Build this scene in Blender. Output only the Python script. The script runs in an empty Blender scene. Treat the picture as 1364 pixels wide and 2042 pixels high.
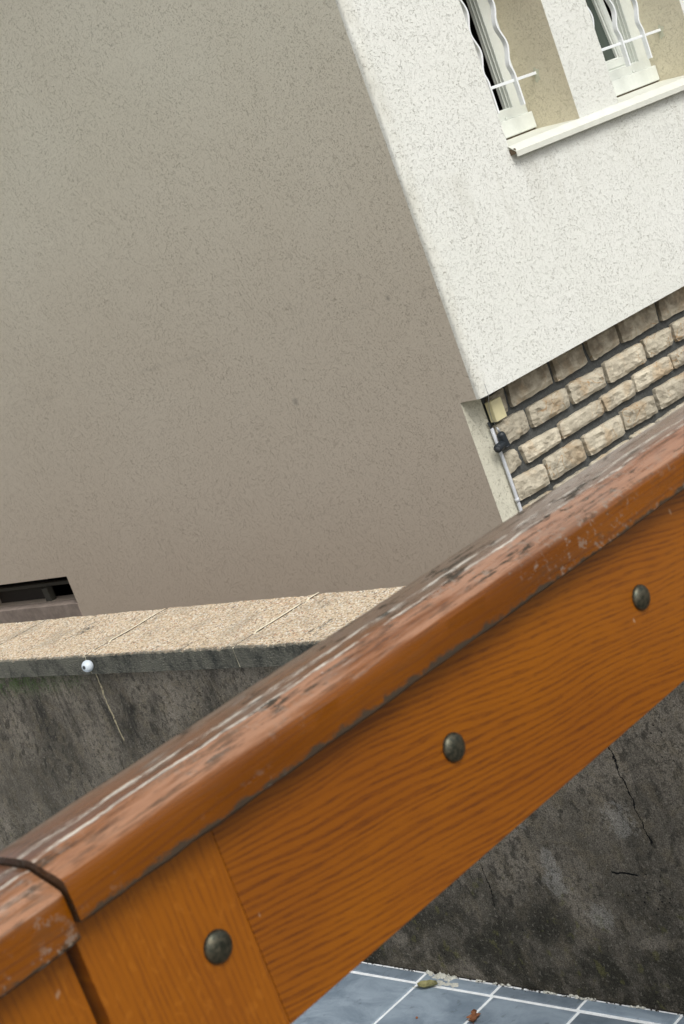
import bpy, bmesh, math, random
import numpy as np
from mathutils import Vector, Matrix, noise as mn

random.seed(7); np.random.seed(7)
scene = bpy.context.scene
C = scene.collection
ZO = 2.4                      # eye height above the lower patio; all z below are given from eye level

# ------------------------------------------------------------------ camera
f_px, W_px, H_px = 3124.0, 1364.0, 2042.0
R = Matrix(((0.658, 0.382, -0.649), (-0.668, -0.100, -0.737), (-0.346, 0.919, 0.189)))
def ray(u, v): return Vector(((u-682)/f_px, -(v-1021)/f_px, -1))
ez = -ray(6400, 16200).normalized()
ex = ray(3850, -821).normalized(); ex = (ex-ez*ex.dot(ez)).normalized()
ey = ez.cross(ex)
R = Matrix((ex, ey, ez))
cam = bpy.data.objects.new('camera', bpy.data.cameras.new('camera')); C.objects.link(cam)
cam.matrix_world = Matrix.Translation((0, 0, ZO)) @ R.to_4x4()
cam.data.sensor_fit = 'VERTICAL'; cam.data.sensor_height = 36; cam.data.lens = 36*f_px/H_px
cam.data.clip_start = .05; cam.data.clip_end = 2000
cam.data.dof.use_dof = True; cam.data.dof.focus_distance = 6.2; cam.data.dof.aperture_fstop = 14
scene.camera = cam

# ------------------------------------------------------------------ sky, sun, exposure
SUN_EL, SUN_AZ = math.radians(50), math.radians(198)      # azimuth clockwise from +Y
world = bpy.data.worlds.new('World'); scene.world = world; world.use_nodes = True
wt = world.node_tree; bg = wt.nodes['Background']
sky = wt.nodes.new('ShaderNodeTexSky'); sky.sky_type = 'NISHITA'; sky.sun_disc = False
sky.sun_elevation = SUN_EL; sky.sun_rotation = SUN_AZ; sky.air_density = 1.0; sky.dust_density = 4.0; sky.ozone_density = .6
hs = wt.nodes.new('ShaderNodeHueSaturation'); hs.inputs['Saturation'].default_value = .28
wt.links.new(sky.outputs[0], hs.inputs['Color']); wt.links.new(hs.outputs[0], bg.inputs[0])
bg.inputs[1].default_value = .15
sl = bpy.data.lights.new('sun', 'SUN'); sl.energy = 1.5; sl.angle = math.radians(28); sl.color = (1, .985, .94)
sun = bpy.data.objects.new('sun', sl); C.objects.link(sun)
sd = Vector((math.sin(SUN_AZ)*math.cos(SUN_EL), math.cos(SUN_AZ)*math.cos(SUN_EL), math.sin(SUN_EL)))
sun.rotation_euler = (-sd).to_track_quat('-Z', 'Y').to_euler(); sun.location = (0, -5, 12)
scene.view_settings.view_transform = 'Standard'; scene.view_settings.look = 'None'
scene.view_settings.gamma = 1; scene.view_settings.exposure = 0.1
scene.view_settings.use_curve_mapping = False

# ------------------------------------------------------------------ node helper
class NT:
    def __init__(s, name, rough=.8, spec=.5, metal=0):
        s.m = bpy.data.materials.new(name); s.m.use_nodes = True; s.t = s.m.node_tree
        s.b = s.t.nodes['Principled BSDF']; s.b.inputs['Roughness'].default_value = rough
        s.b.inputs['Specular IOR Level'].default_value = spec; s.b.inputs['Metallic'].default_value = metal
        s.pos = s.n('ShaderNodeNewGeometry').outputs['Position']
        s.x = s.y = s.z = None
    def n(s, t): return s.t.nodes.new(t)
    def put(s, sock, v):
        if isinstance(v, bpy.types.NodeSocket): s.t.links.new(v, sock)
        elif isinstance(v, (tuple, list)) and len(v) == 3 and sock.type == 'RGBA': sock.default_value = (*v, 1)
        else: sock.default_value = v
    def math(s, op, a, b=0., c=None, clamp=False):
        k = s.n('ShaderNodeMath'); k.operation = op; k.use_clamp = clamp
        s.put(k.inputs[0], a); s.put(k.inputs[1], b)
        if c is not None: s.put(k.inputs[2], c)
        return k.outputs[0]
    def add(s, a, b): return s.math('ADD', a, b)
    def sub(s, a, b): return s.math('SUBTRACT', a, b)
    def mul(s, a, b): return s.math('MULTIPLY', a, b)
    def mx(s, a, b): return s.math('MAXIMUM', a, b)
    def mi(s, a, b): return s.math('MINIMUM', a, b)
    def xyz(s):
        if s.x is None:
            k = s.n('ShaderNodeSeparateXYZ'); s.t.links.new(s.pos, k.inputs[0]); s.x, s.y, zz = k.outputs
            s.z = s.sub(zz, ZO)
        return s.x, s.y, s.z
    def vec(s, a, b, c):
        k = s.n('ShaderNodeCombineXYZ')
        for i, v in enumerate((a, b, c)): s.put(k.inputs[i], v)
        return k.outputs[0]
    def noise(s, scale, detail=2, rough=.5, dist=0, v=None, st=(1, 1, 1), off=(0, 0, 0)):
        mp = s.n('ShaderNodeMapping'); s.put(mp.inputs[0], s.pos if v is None else v)
        mp.inputs['Scale'].default_value = st; mp.inputs['Location'].default_value = off
        k = s.n('ShaderNodeTexNoise'); s.t.links.new(mp.outputs[0], k.inputs['Vector'])
        k.inputs['Scale'].default_value = scale; k.inputs['Detail'].default_value = detail
        k.inputs['Roughness'].default_value = rough; k.inputs['Distortion'].default_value = dist
        return k.outputs['Fac']
    def vor(s, scale, out='Distance', st=(1, 1, 1), v=None):
        mp = s.n('ShaderNodeMapping'); s.put(mp.inputs[0], s.pos if v is None else v); mp.inputs['Scale'].default_value = st
        k = s.n('ShaderNodeTexVoronoi'); s.t.links.new(mp.outputs[0], k.inputs['Vector']); k.inputs['Scale'].default_value = scale
        return k.outputs[out]
    def rng(s, v, a, b, c=0., d=1., smooth=True):
        k = s.n('ShaderNodeMapRange'); k.interpolation_type = 'SMOOTHSTEP' if smooth else 'LINEAR'
        s.put(k.inputs[0], v); k.inputs[1].default_value = a; k.inputs[2].default_value = b
        k.inputs[3].default_value = c; k.inputs[4].default_value = d
        return k.outputs[0]
    def band(s, v, c, w, soft=None):               # 1 where |v-c| < w
        d = s.math('ABSOLUTE', s.sub(v, c)); soft = w if soft is None else soft
        k = s.n('ShaderNodeMapRange'); s.put(k.inputs[0], d); s.put(k.inputs[1], s.add(w, soft)); s.put(k.inputs[2], w)
        return k.outputs[0]
    def mix(s, f, a, b, mode='MIX'):
        k = s.n('ShaderNodeMix'); k.data_type = 'RGBA'; k.blend_type = mode
        s.put(k.inputs[0], f); s.put(k.inputs[6], a); s.put(k.inputs[7], b)
        return k.outputs[2]
    def scale_col(s, col, f):
        return s.mix(1., col, s.vec(f, f, f), 'MULTIPLY')
    def bump(s, h, dist, strength=1., prev=None):
        k = s.n('ShaderNodeBump'); s.put(k.inputs['Height'], h); k.inputs['Distance'].default_value = dist
        k.inputs['Strength'].default_value = strength
        if prev is not None: s.t.links.new(prev, k.inputs['Normal'])
        return k.outputs[0]
    def done(s, col=None, normal=None, rough=None):
        if col is not None: s.put(s.b.inputs['Base Color'], col)
        if normal is not None: s.put(s.b.inputs['Normal'], normal)
        if rough is not None: s.put(s.b.inputs['Roughness'], rough)
        return s.m

# ------------------------------------------------------------------ materials
def stucco(name, base, tint, groove=.55, extra=None):
    t = NT(name, .9, .25); x, y, z = t.xyz()
    warp = t.noise(9, 2, .5)
    def curls(sc, th, off, msc, m0, st=(1, 1, 1)):
        n = t.noise(sc, 1.0, .4, 1.2, off=off, st=st)
        g = t.band(n, .5, th, th*.8)
        m = t.rng(t.noise(msc, 1, .5, off=(off[1]+5, 3, 1)), m0, m0+.05)
        return t.mul(g, m)
    c1 = curls(26, .011, (0, 0, 0), 42, .55)
    c2 = curls(42, .015, (3.1, 7.7, 1.3), 62, .56)
    c3 = curls(66, .020, (9.1, 1.7, 4.3), 95, .57)
    clus = t.rng(t.noise(5, 5, .75), .36, .58, .4, 1.)
    g = t.mul(t.mx(t.mx(c1, c2), c3), clus)
    soft = t.noise(13, 3, .55)
    fine = t.noise(170, 3, .7)
    h = t.sub(t.add(t.mul(soft, .3), t.mul(fine, .35)), t.mul(g, 1.0))
    nrm = t.bump(h, .006, .72)
    big = t.noise(.8, 4, .55)
    col = t.mix(t.rng(big, .3, .7), base, tint)
    col = t.scale_col(col, t.rng(t.noise(110, 3, .75), .3, .7, .93, 1.05))
    col = t.mix(t.mul(g, groove), col, tuple(c*.42 for c in (base[0], base[1]*.95, base[2]*.82)))
    if extra: col = extra(t, col, x, y, z)
    return t.done(col, nrm)

def front_extra(t, col, x, y, z):
    # water streaks and grime below the sill and along the corner bead
    run = t.noise(9, 3, .6, st=(1, 1, .08))
    k = t.mul(t.mul(t.rng(run, .48, .7), t.rng(z, -.75, -.16, 0, 1)), t.rng(z, -.1, -.16, 0, 1))
    col = t.mix(t.mul(k, .22), col, (.42, .40, .32))
    e = t.mul(t.rng(x, 6.15, 6.04, 0, 1), t.rng(t.noise(7, 3, .6, st=(1, 1, .5)), .35, .65, .25, 1))
    return t.mix(t.mul(e, .35), col, (.46, .43, .34))
def side_extra(t, col, x, y, z):
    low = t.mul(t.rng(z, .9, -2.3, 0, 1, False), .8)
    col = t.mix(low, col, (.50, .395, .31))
    line = t.mul(t.band(t.add(z, t.mul(t.noise(4, 2), .02)), -.62, .006, .012), t.rng(t.noise(3, 3, .6), .45, .6))
    col = t.mix(t.mul(line, .12), col, (.25, .22, .18))
    sp = None
    for (cy, cz, r) in ((6.9, -1.05, .03), (8.1, 1.2, .012), (5.9, -.62, .018)):
        d = t.math('SQRT', t.add(t.math('POWER', t.sub(y, cy), 2.), t.math('POWER', t.sub(z, cz), 2.)))
        s1 = t.rng(t.add(d, t.mul(t.noise(60, 2), r)), r*1.6, r*.7)
        sp = s1 if sp is None else t.mx(sp, s1)
    return t.mix(t.mul(sp, .5), col, (.16, .15, .13))
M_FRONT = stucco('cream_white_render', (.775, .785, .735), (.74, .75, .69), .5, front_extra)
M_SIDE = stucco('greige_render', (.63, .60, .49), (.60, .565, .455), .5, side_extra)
M_REVEAL = stucco('beige_render', (.69, .64, .49), (.60, .54, .40), .2)
M_STRIP = stucco('cream_render_strip', (.62, .60, .49), (.54, .52, .42), .6)

def plain(name, col, rough=.5, spec=.5, metal=0, var=.06, bump=0, sc=40):
    t = NT(name, rough, spec, metal)
    n = t.noise(sc, 3, .6)
    c = t.scale_col(t.mix(0., col, col), t.rng(n, .25, .75, 1-var, 1+var))
    return t.done(c, t.bump(n, bump) if bump else None)
M_FRAME = plain('white_window_frame', (.70, .73, .68), .4, .5, 0, .03)
M_BAR = plain('white_bar_paint', (.80, .83, .84), .4, .5, 0, .03)
M_SILL = plain('cream_aluminium', (.70, .71, .63), .45, .5, 0, .05, sc=14)
M_DARK = plain('dark_room', (.012, .012, .012), .9)
M_GASKET = plain('brown_gasket', (.10, .07, .04), .8)
M_BROWN = plain('brown_shutter', (.03, .024, .018), .8)
M_BEAM = plain('dusty_wood', (.075, .07, .055), .8)
M_CONDUIT = plain('grey_plastic', (.55, .57, .60), .4, sc=20)
M_BOX = plain('yellowed_plastic', (.66, .60, .36), .45, sc=20)
M_RUBBER = plain('black_rubber', (.012, .017, .022), .5, .5, 0, .3, .001, 120)
M_WIRE = plain('grey_wire', (.30, .30, .30), .5)
M_ORANGE = plain('rusty_bore', (.25, .09, .04), .8)
M_ROOF = plain('roof_covering', (.25, .10, .07), .8)

def m_glass():
    t = NT('dark_glass', .03, .6); t.b.inputs['Transmission Weight'].default_value = .15; t.b.inputs['IOR'].default_value = 1.45
    return t.done((.065, .085, .07))
M_GLASS = m_glass()

def m_stone():
    t = NT('split_limestone', .88, .3)
    oi = t.n('ShaderNodeObjectInfo').outputs['Random']
    n1 = t.noise(10, 5, .65, .6); n2 = t.noise(45, 4, .7, .8, st=(1, 1, 2.2)); n3 = t.noise(7, 3, .5, off=(4, 4, 4))
    col = t.mix(t.rng(n1, .3, .7), (.41, .365, .28), (.60, .545, .425))
    col = t.mix(t.mul(t.rng(n3, .5, .7), .5), col, (.45, .31, .17))
    col = t.mix(t.mul(t.rng(n2, .56, .72), .55), col, (.17, .13, .09))
    vein = t.mul(t.band(t.noise(5, 2, .5, 1.5, off=(1, 8, 2)), .5, .004, .006), t.rng(t.noise(3, 1, off=(7, 0, 0)), .5, .56))
    col = t.mix(t.mul(vein, .7), col, (.42, .24, .10))
    x, y, z = t.xyz()
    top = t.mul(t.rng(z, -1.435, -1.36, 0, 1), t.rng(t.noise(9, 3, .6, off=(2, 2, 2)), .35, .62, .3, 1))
    col = t.mix(t.mul(top, .8), col, (.16, .13, .09))  # top course: brown stain plus the overhang's shade, painted into the colour
    col = t.scale_col(col, t.rng(oi, 0, 1, .82, 1.12, False))
    h = t.add(t.mul(n2, .6), t.add(t.mul(t.vor(26, st=(1, 1, 1.8)), .7), t.mul(t.noise(160, 3, .7), .2)))
    return t.done(col, t.bump(h, .012, .75))
M_STONE = m_stone()
M_MORTAR = plain('dark_mortar', (.075, .078, .075), .95, .2, 0, .25, .004, 90)

def m_coping():
    t = NT('exposed_aggregate', .92, .2); x, y, z = t.xyz()
    g = t.n('ShaderNodeSeparateXYZ'); t.t.links.new(t.n('ShaderNodeNewGeometry').outputs['Normal'], g.inputs[0])
    vc = t.n('ShaderNodeSeparateColor'); t.t.links.new(t.vor(170, 'Color'), vc.inputs[0]); r1, r2, r3 = vc.outputs
    col = t.mix(r1, (.50, .365, .225), (.74, .63, .465))
    col = t.mix(t.mul(t.rng(r2, .80, .84), .8), col, (.82, .78, .68))
    col = t.mix(t.mul(t.rng(r3, .86, .88), .8), col, (.13, .10, .08))
    col = t.mix(t.mul(t.rng(r3, .06, .04), .7), col, (.44, .17, .08))
    big = t.noise(5, 4, .6)
    col = t.mix(t.mul(t.rng(big, .5, .7), .45), col, (.34, .29, .22))
    gr = t.noise(9, 4, .7, .5, st=(.35, 1.5, 1), off=(1, 2, 3))
    col = t.mix(t.mul(t.rng(gr, .58, .68), t.mul(t.rng(t.noise(60, 3, .7), .4, .6), .85)), col, (.06, .06, .05))
    # the sawn side faces are stained dark
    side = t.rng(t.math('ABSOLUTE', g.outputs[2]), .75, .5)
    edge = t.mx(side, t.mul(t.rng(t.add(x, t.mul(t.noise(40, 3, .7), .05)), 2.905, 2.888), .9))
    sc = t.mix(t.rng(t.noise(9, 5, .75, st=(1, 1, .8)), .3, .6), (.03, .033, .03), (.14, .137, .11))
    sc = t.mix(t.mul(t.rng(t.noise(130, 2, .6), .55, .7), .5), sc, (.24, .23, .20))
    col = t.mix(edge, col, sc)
    h = t.sub(1., t.vor(170))
    return t.done(col, t.bump(t.add(h, t.mul(t.noise(60, 3, .6), .8)), .005, .9))
M_COPING = m_coping()
M_JOINT = plain('pale_mortar', (.80, .72, .54), .9, .2, 0, .12, .002, 120)
M_WHITE = plain('white_plaster', (.50, .50, .44), .85, .3, 0, .12, .003, 90)

def m_concrete():
    t = NT('stained_concrete', .93, .2); x, y, z = t.xyz()
    a = t.noise(3.2, 5, .62); b = t.noise(16, 4, .65); c = t.noise(240, 2, .7)
    col = t.mix(t.rng(a, .3, .7), (.075, .067, .052), (.215, .188, .15))
    col = t.mix(t.mul(t.rng(b, .48, .62), .45), col, (.15, .125, .085))
    # dark run-off streaks below the coping, slanting slightly
    zz = t.add(z, t.mul(y, .0))
    run = t.noise(7, 5, .68, .8, v=t.vec(x, y, t.mul(z, .28)))
    upper = t.rng(z, -2.0, -1.32, .25, 1)
    col = t.mix(t.mul(t.mul(t.rng(run, .48, .68), upper), .85), col, (.018, .018, .016))
    # pale weathered band
    # blotches of dark algae, leaning to one side
    bl = t.noise(26, 3, .55, .4, v=t.vec(x, t.add(y, t.mul(z, .22)), t.mul(z, .8)), off=(3, 1, 5))
    zon = t.noise(2.2, 2, .5, off=(8, 2, 1))
    bm = t.mul(t.rng(bl, .54, .62), t.rng(zon, .40, .56))
    col = t.mix(t.mul(bm, .6), col, (.022, .020, .017))
    lower = t.rng(z, -1.75, -2.3, 0, 1)
    lm = t.mul(lower, t.rng(t.noise(7, 5, .65, .6, off=(1, 7, 2)), .34, .60))
    col = t.mix(t.mul(lm, .78), col, (.016, .016, .011))
    gr1 = t.noise(48, 4, .75, off=(4, 2, 6))
    col = t.mix(t.mul(t.rng(gr1, .52, .60), t.mul(t.rng(a, .4, .6, .3, .9), .65)), col, (.022, .021, .015))
    gr2 = t.noise(75, 3, .7, off=(8, 8, 1))
    col = t.mix(t.mul(t.rng(gr2, .58, .64), .45), col, (.24, .22, .18))
    # lichens and lime spots
    ol = t.mul(t.rng(t.noise(18, 4, .6, off=(6, 6, 0)), .60, .68), t.rng(z, -1.9, -2.15, .15, 1))
    col = t.mix(t.mul(ol, .5), col, (.12, .115, .04))
    vd = t.vor(22, v=t.vec(x, t.add(y, t.mul(t.noise(60, 2), .02)), t.mul(z, .75)))
    vc = t.n('ShaderNodeSeparateColor'); t.t.links.new(t.vor(22, 'Color', v=t.vec(x, t.add(y, t.mul(t.noise(60, 2), .02)), t.mul(z, .75))), vc.inputs[0])
    li = t.mul(t.mul(t.rng(vd, .26, .17), t.rng(vc.outputs[0], .78, .80)), t.mul(t.rng(z, -1.85, -2.05, .08, 1), t.rng(t.noise(110, 3, .7), .42, .5)))
    col = t.mix(t.mul(li, .75), col, (.34, .36, .34))
    for (cy, cz, ry, rz) in ((2.66, -1.80, .055, .05), (3.05, -1.80, .05, .05), (2.97, -1.96, .03, .05), (2.98, -2.02, .05, .04), (2.85, -2.11, .05, .04)):
        dy = t.mul(t.sub(y, cy), 1/ry); dz = t.mul(t.sub(z, cz), 1/rz)
        d = t.add(t.add(t.mul(dy, dy), t.mul(dz, dz)), t.mul(t.sub(b, .5), 3.))
        col = t.mix(t.mul(t.mul(t.rng(t.add(d, t.mul(t.sub(gr1, .5), 5.)), 1.3, .3), t.rng(c, .3, .5, .4, 1)), .45), col, (.27, .26, .235))
    # moss under the coping at the far end
    mo = t.mul(t.mul(t.rng(y, 4.7, 5.7), t.rng(z, -1.42, -1.31)), t.rng(t.noise(30, 4, .7), .42, .56))
    col = t.mix(t.mul(mo, .85), col, (.06, .10, .03))
    # efflorescence trickle under the second coping joint
    wob = t.mul(t.sub(t.noise(22, 3, .6), .5), .03)
    tr = t.mul(t.band(t.add(y, wob), 4.852, .0035, .002), t.mul(t.rng(z, -1.585, -1.57), t.rng(t.noise(70, 2, off=(0, 3, 0)), .35, .42)))
    col = t.mix(t.mul(tr, .85), col, (.42, .36, .23))
    # cracks
    def crack(y0, k, z0, z1, w):
        wb = t.add(t.mul(t.sub(t.noise(14, 4, .65, off=(y0, 0, 0)), .5), .05), t.mul(t.sub(z, z0), -k))
        return t.mul(t.band(t.add(y, wb), y0, t.mul(w, t.rng(gr1, .35, .6, .3, 1.1)), w*.5), t.mul(t.rng(z, z1-.02, z1), t.rng(z, z0+.02, z0)))
    ck = t.mx(crack(2.625, .10, -1.45, -1.86, .0019), crack(3.235, -.08, -1.90, -2.11, .0016))
    hc = t.mul(t.band(t.add(z, t.mul(t.sub(t.noise(20, 3), .5), .02)), -1.965, .0022, .001), t.mul(t.rng(y, 2.66, 2.67), t.rng(y, 2.76, 2.75)))
    ck = t.mx(ck, hc)
    pit = t.mul(t.rng(t.vor(60), .20, .14), t.rng(t.noise(5, 2, off=(2, 9, 9)), .58, .64))
    col = t.mix(t.mx(ck, pit), col, (.004, .004, .004))
    col = t.scale_col(col, t.rng(c, .25, .75, .45, 1.6))
    h = t.sub(t.add(t.add(t.mul(c, .5), t.mul(b, .8)), t.mul(t.noise(70, 3, .65), .6)), t.mul(t.mx(ck, pit), 2.))
    return t.done(col, t.bump(h, .004, .9))
M_CONC = m_concrete()

def m_tile():
    t = NT('slate_blue_tile', .42, .5)
    oi = t.n('ShaderNodeObjectInfo').outputs['Random']
    a = t.noise(11, 6, .7, .6, v=t.vec(t.xyz()[0], t.add(t.xyz()[1], t.mul(oi, 9.)), 0.), st=(1, .5, 1))
    col = t.mix(t.rng(a, .3, .7), (.15, .195, .24), (.27, .33, .385))
    col = t.mix(t.mul(t.rng(t.noise(20, 4, .7, off=(2, 2, 2)), .58, .68), .4), col, (.06, .075, .08))
    col = t.scale_col(col, t.rng(oi, 0, 1, 0.62, 1.15, False))
    return t.done(col, t.bump(t.add(t.noise(14, 4, .6), t.mul(t.noise(120, 2), .15)), .003, .6), t.rng(a, .3, .7, .36, .5))
M_TILE = m_tile()
M_GROUT = plain('white_grout', (.80, .83, .84), .8, .3, 0, .10, .002, 60)
M_GROUND = plain('grey_ground', (.18, .17, .15), .95, .2, 0, .2, .004, 30)

def wood_core(t, gx, gz, tilt):
    """varnished oak; gx runs along the grain and gz across"""
    x, y, z = t.xyz()
    lo = t.noise(2.2, 2, .5, v=t.vec(t.mul(gx, .8), 0., t.mul(gz, 2.)))
    ac = t.add(t.add(gz, t.mul(gx, tilt)), t.mul(t.sub(lo, .5), .06))
    ph = t.add(t.mul(ac, 6.283*118), t.mul(t.noise(1, 3, .6, v=t.vec(t.mul(gx, 3.), 1., t.mul(ac, 30))), 16.))
    rg = t.add(t.mul(t.math('SINE', ph), .12), .5)
    wn = t.noise(1, 3, .6, .0, v=t.vec(t.mul(gx, 2.2), 3., t.mul(ac, 240)))
    rings = t.add(t.mul(rg, .62), t.mul(wn, .38))
    pores = t.noise(1, 3, .7, .0, v=t.vec(t.mul(gx, 26.), 7., t.mul(ac, 560)))
    tone = t.noise(2.5, 3, .5, v=t.vec(gx, 0., t.mul(gz, 1.5)), off=(4, 4, 4))
    return lo, rings, pores, tone
def m_board(name, vertical, tilt=.0, k=1., strength=1.):
    t = NT(name, .4, .35); x, y, z = t.xyz()
    gx, gz = (z, x) if vertical else (x, z)
    lo, rings, pores, tone = wood_core(t, gx, gz, tilt)
    c1 = (.26*k, .080*k, .001*k); c2 = (.095*k, .020*k, .002*k)
    col = t.mix(t.rng(tone, .3, .7, 0, .45), c1, (.17*k, .045*k, .002*k))
    col = t.mix(t.mul(t.mul(t.rng(rings, .47, .60), t.rng(tone, .3, .6, .45, 1)), .42*strength), col, c2)
    col = t.mix(t.mul(t.mul(t.rng(pores, .47, .58), t.rng(rings, .47, .56, .12, 1)), .62*strength), col, (.085*k, .022*k, .003*k))
    col = t.mix(t.mul(t.rng(t.noise(3, 4, .6, off=(1, 5, 9)), .5, .72), .35), col, (.17*k, .045*k, .003*k))
    if vertical:     # medullary flecks
        fl = t.noise(1, 2, .5, 1.2, v=t.vec(t.mul(x, 70), 2., t.mul(z, 45)))
        col = t.mix(t.mul(t.rng(fl, .56, .70), .22), col, (.40, .14, .012))
    sc = t.mul(t.rng(t.noise(40, 2, .6, st=(1, 1, .5), off=(7, 7, 7)), .71, .74), .4)
    col = t.mix(sc, col, (.5, .38, .26))
    t.b.inputs['Coat Weight'].default_value = .12; t.b.inputs['Coat Roughness'].default_value = .25
    return t.done(col, t.bump(t.add(t.mul(rings, -.5), t.mul(pores, -.5)), .0007, .5))
M_BOARD = m_board('varnished_oak_board', False, .16, 1., 1.)
M_POST = m_board('varnished_oak_post', True, .0, 1.06, .5)

def m_cap(name, dy, dz):
    t = NT(name, .3, .25); x, y, z = t.xyz()
    if dz: y = t.sub(y, dy); z = t.sub(z, dz); t.y, t.z = y, z
    # arc position across the profile: front face -> chamfer -> top
    ac0 = t.add(t.mul(y, 1.), t.mul(z, 1.))
    lo, rings, pores, tone = wood_core(t, x, ac0, .0)
    col = t.mix(t.rng(tone, .3, .7), (.20, .060, .002), (.125, .035, .001))
    col = t.mix(t.mul(t.rng(rings, .5, .66), .6), col, (.085, .026, .010))
    up = t.rng(z, -.505, -.488)                       # the upper side takes the weather
    streak = t.noise(1, 4, .68, .4, v=t.vec(t.mul(x, 7.), t.mul(y, 70.), t.mul(z, 70.)))
    spot = t.noise(38, 4, .7, .5, st=(.45, 1, 1)); zone = t.noise(5, 3, .6, st=(.6, 1.5, 1.5), off=(3, 3, 3))
    # thin, greyed varnish
    thin = t.mul(t.rng(t.add(t.mul(zone, .6), t.mul(streak, .4)), .46, .58), t.add(t.mul(up, .85), .06))
    col = t.mix(t.mul(thin, .85), col, (.20, .135, .095))
    fine = t.noise(1, 5, .75, .3, v=t.vec(t.mul(x, 14.), t.mul(y, 150.), t.mul(z, 150.)), off=(2, 2, 2))
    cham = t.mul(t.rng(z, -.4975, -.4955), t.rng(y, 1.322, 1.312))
    col = t.mix(t.mul(cham, t.rng(t.noise(1, 4, .65, v=t.vec(t.mul(x, 5), t.mul(y, 60), 3.)), .34, .58, .1, .75)), col, (.40, .215, .125))  # pinkish sky sheen on the chamfer, painted into the base colour
    topm = t.rng(y, 1.312, 1.330)
    col = t.mix(t.mul(topm, t.rng(zone, .35, .6, .25, .75)), col, (.12, .060, .030))
    col = t.mix(t.mul(t.rng(fine, .53, .61), t.add(t.mul(up, .5), .18)), col, (.07, .034, .016))
    # flaked to pale wood in thin slivers, most along the arris
    pale = t.mul(t.rng(t.add(t.mul(streak, .6), t.mul(fine, .4)), .56, .60), t.mul(up, t.mul(t.rng(t.noise(7, 2, .5, off=(9, 1, 4)), .50, .58), t.rng(y, 1.300, 1.312, .25, 1))))
    ridge = t.add(y, t.mul(t.sub(t.noise(9, 4, .7), .5), .016))
    arr = t.mul(t.band(ridge, 1.3175, .0016, .0014), t.rng(t.noise(1, 5, .8, v=t.vec(t.mul(x, 12), t.mul(y, 80), 0.)), .42, .54))
    arr2 = t.mul(t.band(ridge, 1.340, .003, .003), t.rng(t.noise(1, 5, .8, v=t.vec(t.mul(x, 10), t.mul(y, 80), 5.)), .46, .54))
    pm = t.mul(t.mx(pale, t.mx(arr, arr2)), t.rng(fine, .62, .52, .3, 1))
    col = t.mix(t.mul(pm, .9), col, t.mix(zone, (.72, .66, .54), (.46, .44, .40)))
    # black mould specks, scuffs and lichen
    mould = t.mx(t.mul(t.rng(t.add(t.mul(spot, .6), t.mul(fine, .4)), .53, .575), t.mul(t.rng(zone, .42, .55, .1, 1), t.add(t.mul(up, .65), .35))), t.mul(t.rng(streak, .40, .33), t.mul(up, .7)))
    edge_n = t.add(t.mul(t.sub(t.noise(45, 4, .75, st=(.6, 1, 1)), .5), .030), t.mul(t.sub(zone, .5), .02))
    low = t.rng(t.add(z, edge_n), -.5345, -.5405)
    mm = t.mx(mould, low)
    col = t.mix(t.mul(mm, .88), col, (.034, .031, .022))
    lich = t.mul(t.rng(t.noise(70, 4, .75, off=(5, 0, 5)), .55, .62), t.rng(zone, .42, .56))
    col = t.mix(t.mul(lich, .55), col, (.24, .215, .18))
    wh = t.rng(t.vor(16), .06, .04); col = t.mix(t.mul(wh, t.rng(t.vor(16, 'Color'), .80, .82)), col, (.6, .58, .55))
    t.put(t.b.inputs['Coat Weight'], t.mul(t.math('SUBTRACT', .75, t.mul(t.mx(t.mx(mm, pm), lich), .75), clamp=True), t.add(t.mul(up, .9), .1)))
    nx = t.n('ShaderNodeSeparateXYZ'); t.t.links.new(t.n('ShaderNodeNewGeometry').outputs['Normal'], nx.inputs[0])
    ends = t.rng(t.math('ABSOLUTE', nx.outputs[0]), .35, .5); col = t.mix(ends, col, (.035, .018, .008))
    # cap ends above: dark end grain, with the gap's shade painted in
    rough = t.add(t.rng(streak, .3, .7, .24, .36), t.mul(t.mx(t.mx(mm, pm), lich), .4))
    h = t.add(t.add(t.mul(streak, .6), t.mul(fine, .5)), t.add(t.mul(pm, -.6), t.mul(spot, .4)))
    t.b.inputs['Coat Roughness'].default_value = .22
    return t.done(col, t.bump(h, .0016, .7), rough)
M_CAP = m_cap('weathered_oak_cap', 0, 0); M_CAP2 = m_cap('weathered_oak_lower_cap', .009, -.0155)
def m_bolt():
    t = NT('patinated_bolt', .38, .5, .85)
    n = t.noise(160, 4, .65); col = t.mix(t.rng(n, .35, .65), (.05, .055, .042), (.11, .10, .07))
    return t.done(col, t.bump(n, .0006, .8), t.rng(n, .3, .7, .3, .55))
M_BOLT = m_bolt()
M_LEAF = plain('olive_dry_leaf', (.21, .20, .09), .7, .3, 0, .35, .001, 60)
M_LEAF2 = plain('russet_dry_leaf', (.20, .085, .04), .7, .3, 0, .35, .001, 60)
M_MOSS = plain('moss', (.06, .11, .03), .95, .1, 0, .4, 0, 80)
M_KNOB = plain('white_ceramic', (.58, .64, .69), .5, .5, 0, .06, .0006, 90)
M_HOLE = plain('dark_bore', (.05, .055, .06), .8)

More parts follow.
